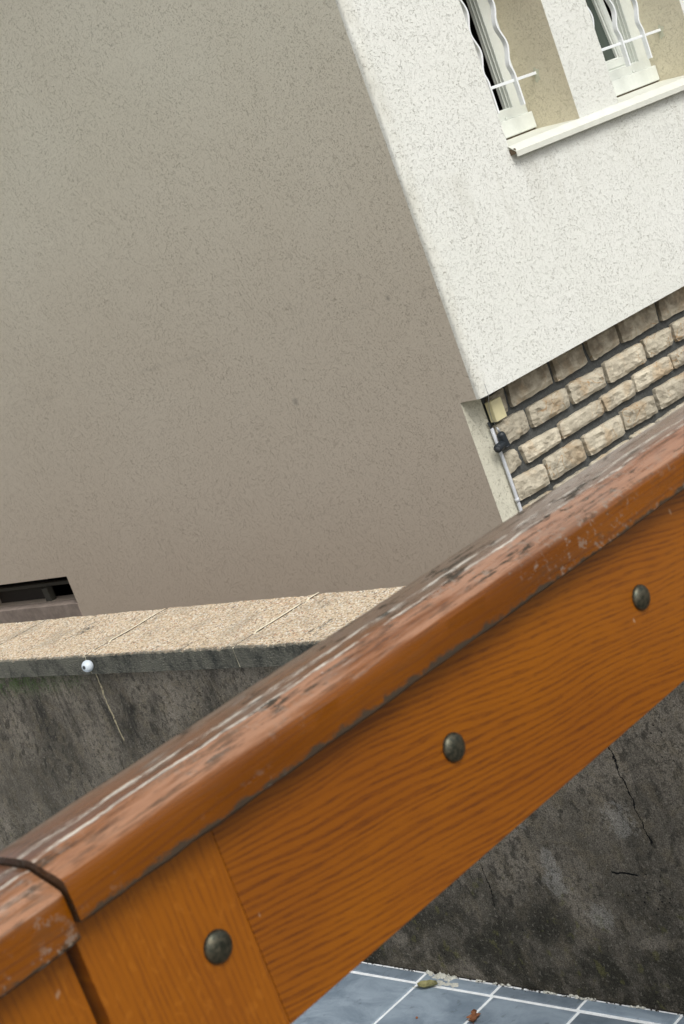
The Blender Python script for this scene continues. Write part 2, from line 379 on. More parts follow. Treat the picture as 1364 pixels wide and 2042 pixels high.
# ------------------------------------------------------------------ object helpers
def origin(p): return p.matrix_world.translation.copy() if p else Vector((0, 0, 0))
ORI = {}
def link(o, parent=None):
    C.objects.link(o)
    if parent is not None: o.parent = parent
    return o
def thing(name, label, cat, loc, group=None):
    o = bpy.data.objects.new(name, None); o.empty_display_size = .1
    o.location = (loc[0], loc[1], loc[2]+ZO); C.objects.link(o); ORI[o.name] = Vector(o.location)
    o['label'] = label; o['category'] = cat
    if group: o['group'] = group
    return o
def tag(o, label, cat, group=None):
    o['label'] = label; o['category'] = cat
    if group: o['group'] = group
    return o
def mk(name, V, F, mats, parent=None, smooth=False, kind=None, fm=None, org=None):
    """verts in place coordinates (z from eye level); the object origin is `org` or its own centre"""
    V = np.array(V, float).reshape(-1, 3).copy(); V[:, 2] += ZO
    base = ORI[parent.name] if parent is not None else Vector((0, 0, 0))
    if org is None:
        o_ = V.mean(axis=0) if parent is not None else np.array((V[:, 0].mean(), V[:, 1].mean(), V[:, 2].min()))
    else: o_ = np.array((org[0], org[1], org[2]+ZO))
    me = bpy.data.meshes.new(name); me.from_pydata((V-o_).tolist(), [], F)
    for m in (mats if isinstance(mats, list) else [mats]): me.materials.append(m)
    if fm is not None: me.polygons.foreach_set('material_index', fm)
    if smooth: me.polygons.foreach_set('use_smooth', [True]*len(me.polygons))
    me.update()
    o = bpy.data.objects.new(name, me); o.location = Vector(o_)-base; link(o, parent)
    ORI[o.name] = Vector(o_)
    if kind: o['kind'] = kind
    return o
def bm_mk(name, bm, mats, parent=None, smooth=False, kind=None, org=None):
    bm.normal_update(); bm.verts.index_update()
    V = [v.co[:] for v in bm.verts]; F = [[v.index for v in f.verts] for f in bm.faces]
    fm = [f.material_index for f in bm.faces]; bm.free()
    return mk(name, V, F, mats, parent, smooth, kind, fm, org)
def bx(bm, x0, x1, y0, y1, z0, z1, bev=0, seg=1, mi=0):
    vs = [bm.verts.new(p) for p in ((x0,y0,z0),(x1,y0,z0),(x1,y1,z0),(x0,y1,z0),(x0,y0,z1),(x1,y0,z1),(x1,y1,z1),(x0,y1,z1))]
    fs = [bm.faces.new([vs[i] for i in q]) for q in ((0,3,2,1),(4,5,6,7),(0,1,5,4),(1,2,6,5),(2,3,7,6),(3,0,4,7))]
    for f in fs: f.material_index = mi
    if bev:
        ed = list({e for f in fs for e in f.edges})
        bmesh.ops.bevel(bm, geom=ed, offset=bev, segments=seg, affect='EDGES', profile=.5)
def box(name, mats, parent, x0, x1, y0, y1, z0, z1, bev=0, seg=1, kind=None):
    bm = bmesh.new(); bx(bm, x0, x1, y0, y1, z0, z1, bev, seg); return bm_mk(name, bm, mats, parent, False, kind)
def tube(bm, pts, r, n=10, cap=True):
    pts = [Vector(p) for p in pts]; rings = []
    rr = r if isinstance(r, (list, tuple)) else [r]*len(pts)
    for i, p in enumerate(pts):
        d = (pts[min(i+1, len(pts)-1)]-pts[max(i-1, 0)]).normalized()
        a = d.cross(Vector((0, 1, 0)) if abs(d.y) < .9 else Vector((1, 0, 0))).normalized(); b = d.cross(a)
        rings.append([bm.verts.new(p+(a*math.cos(2*math.pi*k/n)+b*math.sin(2*math.pi*k/n))*rr[i]) for k in range(n)])
    for i in range(len(rings)-1):
        for k in range(n): bm.faces.new((rings[i][k], rings[i][(k+1) % n], rings[i+1][(k+1) % n], rings[i+1][k]))
    if cap: bm.faces.new(rings[0][::-1]); bm.faces.new(rings[-1])
def patch(V, F, fm, p0, p1, p2, p3, mi=0):
    i = len(V); V += [p0, p1, p2, p3]; F.append((i, i+1, i+2, i+3)); fm.append(mi)

# ================================================================== SETTING
ground = mk('ground', [(-400, -400, -2.43), (400, -400, -2.43), (400, 400, -2.43), (-400, 400, -2.43)], [(0, 1, 2, 3)], M_GROUND, kind='structure')
box('alley', M_GROUND, None, 3.2, 6.3, -6, 18, -2.6, -2.405, kind='structure')

# ------------------------------------------------------------------ house
XS, YF, YR = 6.039, 5.5, 5.66
XE, YE, ZT, ZB, ZOH = 14.0, 16.0, 3.4, -2.4, -1.26
house = thing('house', 'cream rendered house with split limestone base, barred windows and greige side wall', 'house', (XS, YF, ZB))
W1, W2, WZ0, WZ1 = (6.917, 7.612), (8.024, 8.985), -.098, 1.12

# front wall: face with two window openings, reveals and soffit
V, F, fm = [], [], []
xs = [XS+.056, W1[0], W1[1], W2[0], W2[1], XE]; zs = [ZOH, WZ0, WZ1, ZT]
for i in range(5):
    for j in range(3):
        if j == 1 and i in (1, 3): continue
        patch(V, F, fm, (xs[i], YF, zs[j]), (xs[i+1], YF, zs[j]), (xs[i+1], YF, zs[j+1]), (xs[i], YF, zs[j+1]))
patch(V, F, fm, (XS+.002, YF+.014, ZOH), (XS+.002, YR+.02, ZOH), (XE, YR+.02, ZOH), (XE, YF, ZOH))
i0 = len(V); V.append((XS+.056, YF, ZOH)); F.append((i0-1, i0, i0-4)); fm.append(0)
wall = mk('front_wall', V, F, [M_FRONT], house, fm=fm)
# rounded, hand-trowelled corner bead
prof = [(XS, YF+.040), (XS+.001, YF+.024), (XS+.006, YF+.0135), (XS+.018, YF+.009), (XS+.036, YF+.0045), (XS+.056, YF+.0002)]
V, F = [], []; nz = 150
for k in range(nz+1):
    z = ZOH+(ZT-ZOH)*k/nz
    for j, (px, py) in enumerate(prof):
        w = 0 if j in (0, 5) else 1
        dx = (mn.noise((j*.35, z*4.3, 1))*.007+mn.noise((j*.5, z*17, 4))*.0025)*w
        dy = (mn.noise((j*.35, z*3.1, 9))*.003+mn.noise((j*.5, z*19, 7))*.0015)*w
        V.append((px+dx*.8, py+dy, z))
n = len(prof)
for k in range(nz):
    for j in range(n-1): a = k*n+j; F.append((a, a+1, a+n+1, a+n))
mk('corner_bead', V, F, M_FRONT, house, smooth=True)
# window reveals
V, F, fm = [], [], []
for (a, b) in (W1, W2):
    patch(V, F, fm, (b, YF, WZ0), (b, 6.0, WZ0), (b, 6.0, WZ1), (b, YF, WZ1))
    patch(V, F, fm, (a, YF, WZ0), (a, YF, WZ1), (a, 6.0, WZ1), (a, 6.0, WZ0))
    patch(V, F, fm, (a, YF, WZ1), (b, YF, WZ1), (b, 6.0, WZ1), (a, 6.0, WZ1))
    patch(V, F, fm, (a, YF+.001, WZ0), (a, 6.0, WZ0), (b, 6.0, WZ0), (b, YF+.001, WZ0))
mk('window_reveal', V, F, [M_REVEAL], house, fm=fm)

# side wall with the low basement opening
OY0, OY1, OZ0, OZ1 = 10.02, 11.45, -2.16, -1.937
V, F, fm = [], [], []
for (y0, y1, z0, z1) in ((YF+.040, OY0, ZOH, ZT), (OY0, OY1, ZOH, ZT), (OY1, YE, ZOH, ZT), (YR, OY0, OZ1, ZOH), (OY0, OY1, OZ1, ZOH),
                         (OY1, YE, OZ1, ZOH), (YR, OY0, ZB, OZ0), (YR, OY0, OZ0, OZ1), (OY0, OY1, ZB, OZ0), (OY1, YE, ZB, OZ0), (OY1, YE, OZ0, OZ1)):
    patch(V, F, fm, (XS, y1, z0), (XS, y0, z0), (XS, y0, z1), (XS, y1, z1))
D = .22
patch(V, F, fm, (XS, OY0, OZ0), (XS+D, OY0, OZ0), (XS+D, OY0, OZ1), (XS, OY0, OZ1))
patch(V, F, fm, (XS, OY1, OZ0), (XS, OY1, OZ1), (XS+D, OY1, OZ1), (XS+D, OY1, OZ0))
patch(V, F, fm, (XS, OY0, OZ1), (XS+D, OY0, OZ1), (XS+D, OY1, OZ1), (XS, OY1, OZ1))
patch(V, F, fm, (XS, OY0, OZ0), (XS, OY1, OZ0), (XS+D, OY1, OZ0), (XS+D, OY0, OZ0))
mk('side_wall', V, F, [M_SIDE], house, fm=fm)
# far walls and roof close the volume
V, F, fm = [], [], []
patch(V, F, fm, (XE, YF, ZB), (XE, YE, ZB), (XE, YE, ZT), (XE, YF, ZT)); patch(V, F, fm, (XE, YE, ZB), (XS, YE, ZB), (XS, YE, ZT), (XE, YE, ZT))
mk('back_wall', V, F, [M_SIDE], house, fm=fm)
V = [(XS-.4, YF-.4, ZT+.02), (XE+.4, YF-.4, ZT+.02), (XE+.4, YE+.4, ZT+.02), (XS-.4, YE+.4, ZT+.02), (XS+3, (YF+YE)/2, ZT+2.6), (XE-3, (YF+YE)/2, ZT+2.6)]
mk('roof', V, [(0, 1, 5, 4), (2, 3, 4, 5), (1, 2, 5), (3, 0, 4), (3, 2, 1, 0)], M_ROOF, house)

# basement window behind the opening
bw = mk('basement_window', *(lambda b: b)(([(XS+.9, OY0-.4, -2.39), (XS+.9, OY1+.4, -2.39), (XS+.9, OY1+.4, -1.8), (XS+.9, OY0-.4, -1.8)], [(0, 1, 2, 3)])), M_DARK, house)
box('lintel_bar', M_BEAM, bw, XS+.16, XS+.20, OY0, OY1, -2.050, -2.022, .003)
box('mullion', M_BEAM, bw, XS+.12, XS+.17, 10.56, 10.64, OZ0-.05, -2.0505, .003)
box('shutter_panel', M_BROWN, bw, XS+.20, XS+.23, 10.645, OY1+.3, OZ0-.1, -2.02)
for (a, b, c, d) in ((XS+D, XS+.9, OY0-.4, OY0-.38), (XS+D, XS+.9, OY1+.38, OY1+.4)): box('basement_wall', M_DARK, bw, a, b, c, d, -2.39, -1.8)
box('basement_wall', M_DARK, bw, XS+D, XS+.9, OY0-.38, OY1+.38, -1.82, -1.80)
box('basement_wall', M_DARK, bw, XS+D, XS+.9, OY0-.38, OY1+.38, -2.39, -2.37)
M_BSILL = plain('brown_stained_concrete', (.27, .22, .185), .9, .2, 0, .2, .003, 14)
box('basement_sill', M_BSILL, house, XS-.004, XS+.10, OY0+.002, OY1, ZB+.003, OZ0+.004, .002)

# recessed base: rendered strip, mortar bed and limestone blocks
XST = 6.20
V, F, fm = [], [], []
patch(V, F, fm, (XS+.0005, YR, ZB), (XST, YR, ZB), (XST, YR, ZOH), (XS+.0005, YR, ZOH)); patch(V, F, fm, (XST, YR, ZB), (XST, YR+.03, ZB), (XST, YR+.03, ZOH), (XST, YR, ZOH))
mk('rendered_strip', V, F, [M_STRIP], house, fm=fm)
mk('mortar_bed', [(XST, YR+.012, ZB), (XE, YR+.012, ZB), (XE, YR+.012, ZOH), (XST, YR+.012, ZOH)], [(0, 1, 2, 3)], M_MORTAR, house)
STONES = [
 [(6.250,-1.312),(6.385,-1.301),(6.362,-1.423),(6.245,-1.421)],[(6.435,-1.283),(6.794,-1.275),(6.796,-1.411),(6.423,-1.418)],[(6.858,-1.280),(7.145,-1.275),(7.149,-1.411),(6.854,-1.422)],
 [(7.207,-1.285),(7.495,-1.280),(7.497,-1.406),(7.221,-1.418)],[(7.537,-1.280),(7.947,-1.285),(7.924,-1.415),(7.545,-1.419)],[(8.004,-1.285),(8.380,-1.282),(8.350,-1.422),(7.984,-1.422)],
 [(6.230,-1.463),(6.477,-1.466),(6.483,-1.577),(6.232,-1.590)],[(6.535,-1.470),(6.889,-1.476),(6.872,-1.581),(6.530,-1.582)],[(6.923,-1.472),(7.263,-1.481),(7.251,-1.584),(6.930,-1.585)],
 [(7.302,-1.468),(7.690,-1.470),(7.693,-1.584),(7.300,-1.590)],[(7.729,-1.465),(8.027,-1.479),(8.008,-1.575),(7.742,-1.579)],[(8.060,-1.471),(8.364,-1.476),(8.366,-1.588),(8.065,-1.582)],
 [(6.215,-1.632),(6.309,-1.630),(6.323,-1.720),(6.218,-1.735)],[(6.373,-1.640),(6.706,-1.652),(6.698,-1.731),(6.389,-1.738)],[(6.744,-1.641),(7.156,-1.643),(7.150,-1.722),(6.738,-1.727)],
 [(7.178,-1.639),(7.491,-1.637),(7.490,-1.727),(7.193,-1.726)],[(7.532,-1.626),(7.918,-1.634),(7.919,-1.719),(7.519,-1.723)],[(7.943,-1.633),(8.177,-1.638),(8.194,-1.724),(7.951,-1.721)],
 [(6.222,-1.776),(6.493,-1.790),(6.492,-1.903),(6.222,-1.899)],[(6.527,-1.777),(6.858,-1.778),(6.866,-1.898),(6.522,-1.898)],[(6.904,-1.781),(7.282,-1.788),(7.275,-1.897),(6.914,-1.899)],
 [(7.314,-1.776),(7.641,-1.790),(7.635,-1.899),(7.306,-1.885)],[(7.691,-1.769),(8.092,-1.782),(8.088,-1.903),(7.687,-1.894)]]
starts = {(-1.285, -1.418): 8.42, (-1.470, -1.583): 8.41, (-1.637, -1.724): 8.235, (-1.780, -1.898): 8.13, (-1.945, -2.045): 6.222, (-2.095, -2.215): 6.222, (-2.265, -2.375): 6.222}
for (zt, zb), x in starts.items():
    while x < XE-.2:
        w = random.uniform(.24, .42); j = lambda: random.uniform(-.006, .006)
        STONES.append([(x+j(), zt+j()), (x+w+j(), zt+j()), (x+w+j(), zb+j()), (x+j(), zb+j())]); x += w+random.uniform(.035, .05)
for q, st in enumerate(STONES):
    gx_, gz_ = .007, .005
    (ax, az), (bx_, bz), (cx, cz), (dx, dz) = [(p[0]+(gx_ if i in (1, 2) else -gx_), p[1]+(gz_ if i < 2 else -gz_)) for i, p in enumerate(st)]
    NU, NV = 12, 6; V = []; F = []
    bul = random.uniform(.006, .016); tilt = random.uniform(-.006, .006)
    def P(u, v):
        x = (ax*(1-u)+bx_*u)*(1-v)+(dx*(1-u)+cx*u)*v; z = (az*(1-u)+bz*u)*(1-v)+(dz*(1-u)+cz*u)*v
        return x, z
    for jv in range(NV):
        for iu in range(NU):
            u, v = iu/(NU-1), jv/(NV-1)
            x, z = P(u, v); e = min(min(u, 1-u)*(NU-1), min(v, 1-v)*(NV-1))
            k = mn.noise((x*22, z*22, q*3.1)); k2 = mn.noise((x*60, z*60, q*1.7)); k3 = mn.noise((x*34, q*9.3, z*34))
            if e == 0:
                x += k2*.007; z += k3*.006
                if (u in (0, 1)) and (v in (0, 1)): x += (.5-u)*.008; z += (-1 if v == 0 else 1)*.004
                y = YR-.013+k*.006
            else: y = YR-.022-bul*.5+k*.014+k2*.007+tilt*(u-.5)
            V.append((x, y, z))
    for jv in range(NV-1):
        for iu in range(NU-1):
            a = jv*NU+iu; F.append((a, a+NU, a+NU+1, a+1))
    rim = [i for i in range(NU)]+[r*NU+NU-1 for r in range(1, NV)]+[(NV-1)*NU+i for i in range(NU-2, -1, -1)]+[r*NU for r in range(NV-2, 0, -1)]
    b0 = len(V); V += [(V[i][0], YR+.014, V[i][2]) for i in rim]
    for k in range(len(rim)):
        k2 = (k+1) % len(rim); F.append((rim[k], rim[k2], b0+k2, b0+k))
    mk('stone', V, F, M_STONE, house)

# rooms behind the windows
V, F, fm = [], [], []
for (a, b) in ((6.5, 7.8), (7.85, 9.6)):
    y0, y1, z0, z1 = 5.935, 8.2, -.6, 1.6
    patch(V, F, fm, (a, y1, z0), (b, y1, z0), (b, y1, z1), (a, y1, z1)); patch(V, F, fm, (b, y0, z0), (b, y1, z0), (b, y1, z1), (b, y0, z1))
    patch(V, F, fm, (a, y0, z0), (a, y1, z0), (a, y1, z1), (a, y0, z1)); patch(V, F, fm, (a, y0, z1), (b, y0, z1), (b, y1, z1), (a, y1, z1))
    patch(V, F, fm, (a, y0, z0), (b, y0, z0), (b, y1, z0), (a, y1, z0))
mk('dark_room', V, F, [M_DARK], house, fm=fm)

def ring(x0, x1, z0, z1, prof):
    """mitred frame: prof = [(inset, y)...] closed"""
    V, F = [], []; n = len(prof)
    for (sx, sz) in ((0, 0), (1, 0), (1, 1), (0, 1)):
        for (i, y) in prof: V.append((x0+i if sx == 0 else x1-i, y, z0+i if sz == 0 else z1-i))
    for c in range(4):
        for k in range(n): a, b = c*n+k, c*n+(k+1) % n; c2 = ((c+1) % 4)*n; F.append((a, b, c2+(k+1) % n, c2+k))
    return V, F
FP = [(0, 5.834), (.070, 5.834), (.071, 5.829), (.126, 5.829), (.128, 5.831), (.128, 5.850), (.132, 5.851), (.132, 5.853), (.129, 5.855), (.129, 5.874), (.134, 5.875), (.134, 5.878), (.131, 5.880), (.131, 5.900), (0, 5.900)]
def window(a, b, tilt):
    V, F = ring(a+.001, b-.001, -.03, WZ1-.001, FP)
    w = mk('window', V, F, M_FRAME, house)
    # threshold profile with a rounded nose
    bm = bmesh.new(); bx(bm, a+.004, b-.004, 5.800, 5.860, -.058, .040, .006, 3)
    bm_mk('threshold', bm, M_FRAME, w)
    box('drain_cap', M_FRAME, w, b-.235, b-.20, 5.818, 5.829, .041, .056, .002)
    box('gasket', M_GASKET, w, a+.01, b-.012, 5.812, 5.93, -.086, -.0575)
    if tilt:
        SP = [(0, 0), (.012, -.010), (.055, -.010), (.062, 0.002), (.062, .012), (.070, .014), (.070, .05), (0, .05)]
        V, F = ring(a+.135, b-.135, .10, WZ1-.14, SP)
        ang = math.radians(5.5); V = [(x, 5.90+(y)*math.cos(ang)+(z-.10)*math.sin(ang), .10+(z-.10)*math.cos(ang)-y*math.sin(ang)) for x, y, z in V]
        s = mk('sash', V, F, M_FRAME, w)
        G = [(x, 5.90+.03*math.cos(ang)+(z-.10)*math.sin(ang), .10+(z-.10)*math.cos(ang)-.03*math.sin(ang)) for x, z in ((a+.2, .165), (b-.2, .165), (b-.2, WZ1-.2), (a+.2, WZ1-.2))]
        G += [(x, y+.004, z) for x, y, z in G]
        mk('pane', G, [(0, 1, 2, 3), (7, 6, 5, 4), (0, 4, 5, 1), (1, 5, 6, 2), (2, 6, 7, 3), (3, 7, 4, 0)], M_GLASS, w)
    return w
window(*W1, False); window(*W2, True)

# bent metal sill with thin front lip
pts = [(5.452, -.166), (5.450, -.136), (5.456, -.132), (5.497, -.097), (5.80, -.068), (5.93, -.062)]
def sheet(pts, th, x0, x1):
    n = len(pts); inner = []
    for i, (y, z) in enumerate(pts):
        a = pts[max(i-1, 0)]; b = pts[min(i+1, n-1)]; d = Vector((b[0]-a[0], b[1]-a[1])).normalized(); inner.append((y+d.y*th, z-d.x*th))
    loop = pts+inner[::-1]; V = [(x, y, z) for x in (x0, x1) for (y, z) in loop]; m = len(loop); F = []
    for k in range(m): F.append((k, (k+1) % m, m+(k+1) % m, m+k))
    for k in range(n-1):
        F.append((k, m-1-k, m-2-k, k+1)); F.append((m+k, m+k+1, m+m-2-k, m+m-1-k))
    return V, F
# (the strip under the pillar stops at the wall face; each opening has its own deck)
V, F = sheet(pts[:4], .003, 6.905, 10.2); s1 = mk('window_sill', V, F, M_SILL, house)
for (a, b) in (W1, W2):
    V, F = sheet([(5.4975, -.0968), (5.80, -.068), (5.93, -.062)], .003, a+.001, b-.001); mk('sill_deck', V, F, M_SILL, s1)
box('end_cap', M_GASKET, s1, 6.907, 6.912, 5.456, 5.498, -.150, -.118)

# wrought iron guards
def guard(xsb, x0, x1):
    bm = bmesh.new(); bx(bm, x0-.02, x1+.02, 5.688, 5.700, .225, .242, .0015)
    g = bm_mk('window_guard', bm, M_BAR, house)
    for xb in xsb:
        V, F = [], []; zs_ = np.concatenate([[.087], np.linspace(.25, 1.10, 120)])
        for z in zs_:
            s = (.004+.018*math.cos((z-.437)/.232*2*math.pi))*max(0, min(1, (z-.245)/.07))
            cx = xb+s
            V += [(cx-.007, 5.672, z), (cx+.007, 5.672, z), (cx+.007, 5.700, z), (cx-.007, 5.700, z)]
        for k in range(len(zs_)-1):
            for j in range(4): a = k*4+j; b = k*4+(j+1) % 4; F.append((a, b, b+4, a+4))
        F.append((3, 2, 1, 0)); n = len(V); F.append((n-4, n-3, n-2, n-1))
        mk('bar', V, F, M_BAR, g)
    for zz in (.95,):
        box('rail', M_BAR, g, x0-.02, x1+.02, 5.6885, 5.6995, zz, zz+.016)
guard((7.149, 7.398), *W1); guard((8.27, 8.52, 8.77), *W2)
# filler patches where the guards enter the reveals
M_FILL = plain('pale_filler', (.52, .52, .40), .9, .2, 0, .1, .002, 60)
for xr in (W1[1], W2[1]):
    V = [(xr-.003, 5.694, .234)]; n = 14
    for k in range(n):
        a = 2*math.pi*k/n; r = .034+.010*math.sin(k*2.3)+.006*math.cos(k*5.1); V.append((xr-.0012, 5.694+r*math.cos(a)*.8, .224+r*math.sin(a)*1.2))
    mk('filler_patch', V, [(0, 1+(k+1) % n, 1+k) for k in range(n)], M_FILL, house)

# ------------------------------------------------------------------ services on the house corner
t = thing('junction_box', 'small yellowed plastic junction box under the white overhang at the house corner', 'electrical box', (6.213, YR, -1.44))
box('box_body', M_BOX, t, 6.208, 6.296, 5.628, 5.652, -1.437, -1.325, .002, 2); box('box_lid', M_BOX, t, 6.206, 6.298, 5.606, 5.6275, -1.439, -1.323, .003, 2)
t = thing('conduit', 'thin light grey plastic conduit running down beside the limestone blocks', 'pipe', (6.188, 5.640, -2.4))
bm = bmesh.new(); pts_ = [(6.183+.006*math.sin(k*.5), 5.640, -1.462-k*.0935) for k in range(11)]; tube(bm, pts_, .0105, 12); bm_mk('pipe', bm, M_CONDUIT, t, True)
bm = bmesh.new(); tube(bm, [(6.186, 5.640, -1.872), (6.187, 5.640, -1.892)], .0135, 14); bm_mk('collar', bm, M_CONDUIT, t, True)
bm = bmesh.new(); tube(bm, [(6.178, 5.645, -1.425), (6.181, 5.642, -1.466)], .006, 8); bm_mk('cable_end', bm, M_RUBBER, t, True)
t = thing('lamp_housing', 'black two lobed rubber housing clipped over the grey conduit', 'fitting', (6.21, 5.62, -1.60))
def capsule(name, p, q, r, mat, parent, n=18, k=6, flat_end=False):
    p, q = Vector(p), Vector(q); d = (q-p).normalized(); P, Rr = [], []
    for i in range(k+1): a = math.pi/2*i/k; P.append(p-d*r*math.cos(a)*.9); Rr.append(max(r*math.sin(a), .0005))
    if flat_end: P.append(q); Rr.append(r*1.02); P.append(q+d*.004); Rr.append(r*.92)
    else:
        for i in range(k+1): a = math.pi/2*i/k; P.append(q+d*r*math.sin(a)*.9); Rr.append(max(r*math.cos(a), .0005))
    bm = bmesh.new(); tube(bm, P, Rr, n); return bm_mk(name, bm, mat, parent, True)
capsule('upper_lobe', (6.212, 5.610, -1.572), (6.205, 5.610, -1.515), .024, M_RUBBER, t)
bm = bmesh.new(); tube(bm, [(6.213, 5.610, -1.583), (6.212, 5.610, -1.577)], .0262, 18); bm_mk('seam_band', bm, M_RUBBER, t, True)
arm = capsule('lower_lobe', (6.200, 5.615, -1.563), (6.122, 5.590, -1.563), .0235, M_RUBBER, t, flat_end=True)
bm = bmesh.new(); tube(bm, [(6.1205, 5.5892, -1.566), (6.1165, 5.588, -1.566)], .014, 14); bm_mk('bore', bm, M_HOLE, t, True)
t2 = thing('hanging_wire', 'fine grey wire hanging from the white overhang past the yellowed box', 'wire', (6.17, 5.57, -1.50))
bm = bmesh.new(); tube(bm, [(6.092, 5.498, -1.20), (6.093, 5.500, -1.262), (6.128, 5.560, -1.345), (6.150, 5.585, -1.40), (6.185, 5.604, -1.465)], .0013, 6); bm_mk('strand', bm, M_WIRE, t2, True)
bm = bmesh.new(); tube(bm, [(6.185, 5.604, -1.462), (6.200, 5.610, -1.492)], [.003, .008], 10); bm_mk('ferrule', bm, M_CONDUIT, t2, True)

# ------------------------------------------------------------------ garden wall
XG = 2.88
gw = thing('garden_wall', 'low stained concrete wall with sandy exposed aggregate coping beyond the handrail', 'wall', (XG, 4, ZB))
box('wall_body', M_CONC, gw, XG, 3.20, -4, 12, ZB, -1.2995)
JO = [-4.0, -2.94, -2.075, -1.21, -.345, .52, 1.385, 2.25, 3.115, 3.98, 4.845, 5.71, 6.575, 7.44, 8.305, 9.17, 10.035, 10.9, 12.0]
for k in range(len(JO)-1):
    y0, y1 = JO[k]+.0035, JO[k+1]-.0035; fine = 2 < y0 < 6.4
    st = .0065 if fine else .03
    nx, ny = int(.42/st), int((y1-y0)/st); x0, x1, zb, zt = 2.860, 3.280, -1.299, -1.227
    # top grid + side skirts
    V = []; idx = {}
    for j in range(ny+1):
        for i in range(nx+1):
            x, y = x0+(x1-x0)*i/nx, y0+(y1-y0)*j/ny
            e = i in (0, nx); r = random.uniform(-1, 1)*.0011
            z = zt+mn.noise((x*7, y*7, 0))*.003+r
            if e: z -= .003+abs(mn.noise((y*30, 3, 3)))*.010; x += (1 if i == 0 else -1)*(mn.noise((y*26, 1, 8))*.004+random.uniform(0, .0015))
            elif i in (1, nx-1): z -= abs(mn.noise((y*30, 3, 3)))*.004
            V.append((x, y, z))
    F = [(j*(nx+1)+i, j*(nx+1)+i+1, (j+1)*(nx+1)+i+1, (j+1)*(nx+1)+i) for j in range(ny) for i in range(nx)]
    rim = [i for i in range(nx+1)]+[j*(nx+1)+nx for j in range(1, ny+1)]+[ny*(nx+1)+i for i in range(nx-1, -1, -1)]+[j*(nx+1) for j in range(ny-1, 0, -1)]
    lv = [0, .5, 1]; prev = rim
    for L, z_ in enumerate((-1.262, zb)):
        b0 = len(V)
        for i in rim:
            x, y, z = V[i]; w = mn.noise((y*19, L*5, 2))*.0025
            V.append((x+(w if x < 3 else 0), y, z_+(mn.noise((y*13, 4, L))*.003 if L == 1 and x < 2.9 else 0)*.0))
        cur = list(range(b0, b0+len(rim)))
        for a in range(len(rim)):
            b = (a+1) % len(rim); F.append((prev[a], cur[a], cur[b], prev[b]))
        prev = cur
    F.append(tuple(prev))
    mk('coping_slab', V, F, M_COPING, gw, smooth=False)
    if k:
        yj = JO[k]; V = []; F = []; n = 26
        for i in range(n+1):
            x = 2.8635+(3.279-2.8635)*i/n; a = .0062+mn.noise((x*30, yj, 2))*.0022
            sink = -.006 if (mn.noise((x*9, yj*3.3, 7)) < -.22 or yj > 5.5 or (yj < 4.2 and x < 2.96) or 2.87 < x < 2.90) else 0
            yw = yj; yj = yw+mn.noise((x*11, yw, 3))*.004; a *= .55+.45*math.sin(min(1, (x-2.86)/.4)*2.6)
            V += [(x, yj-a, sink-1.2232+mn.noise((x*7, yj*7, 0))*.003), (x, yj+a, sink-1.2232+mn.noise((x*7, yj*7, 0))*.003)]; yj = yw
            if i: b = len(V)-4; F.append((b, b+2, b+3, b+1))
        b = len(V); V += [(2.8635, yj-.0034, -1.298), (2.8635, yj+.0034, -1.298)]; F.append((0, 1, b+1, b))
        mk('mortar_joint', V, F, M_JOINT, gw)
# white knob with a bore on the coping front
kn = thing('wall_knob', 'small white ceramic knob with a dark bore on the front of the coping', 'knob', (2.852, 4.815, -1.27))
kd = Vector((-.83, -.24, .12)).normalized(); kc = Vector((2.840, 4.815, -1.257))
def lathe(name, c, d, prof, mat, parent, n=24):
    a = d.cross(Vector((0, 0, 1))).normalized(); b = d.cross(a); V, F = [], []
    for (h, r) in prof:
        for k in range(n): ph = 2*math.pi*k/n; V.append(tuple(c+d*h+(a*math.cos(ph)+b*math.sin(ph))*r))
    for i in range(len(prof)-1):
        for k in range(n): F.append((i*n+k, i*n+(k+1) % n, (i+1)*n+(k+1) % n, (i+1)*n+k))
    F.append(tuple(range(n))[::-1]); F.append(tuple((len(prof)-1)*n+k for k in range(n)))
    return mk(name, V, F, mat, parent, smooth=True)
RK = .0215
lathe('knob_body', kc, kd, [(RK*math.sin(a), RK*math.cos(a)*1.02) for a in np.linspace(-1.45, 1.24, 14)], M_KNOB, kn)
lathe('bore', kc, kd, [(RK*.93, .0074), (RK*.958, .0066)], M_HOLE, kn)

# moss tufts under the coping at the far end
V, F = [], []
for k in range(2600):
    y = 5.75+random.gauss(0, .42); z = -1.306-abs(random.gauss(0, .030))
    if mn.noise((y*9, z*25, 0)) < -.05 or not 4.9 < y < 7.2: continue
    x = XG-random.uniform(0, .006); r = random.uniform(.0015, .004); b = len(V)
    for j in range(3): a = random.uniform(0, 6.28); V.append((x-random.uniform(0, .005), y+r*math.cos(a), z+r*math.sin(a)))
    F.append((b, b+1, b+2))
mo = mk('moss', V, F, M_MOSS, kind='stuff'); tag(mo, 'green moss growing under the coping at the left end of the wall', 'moss')

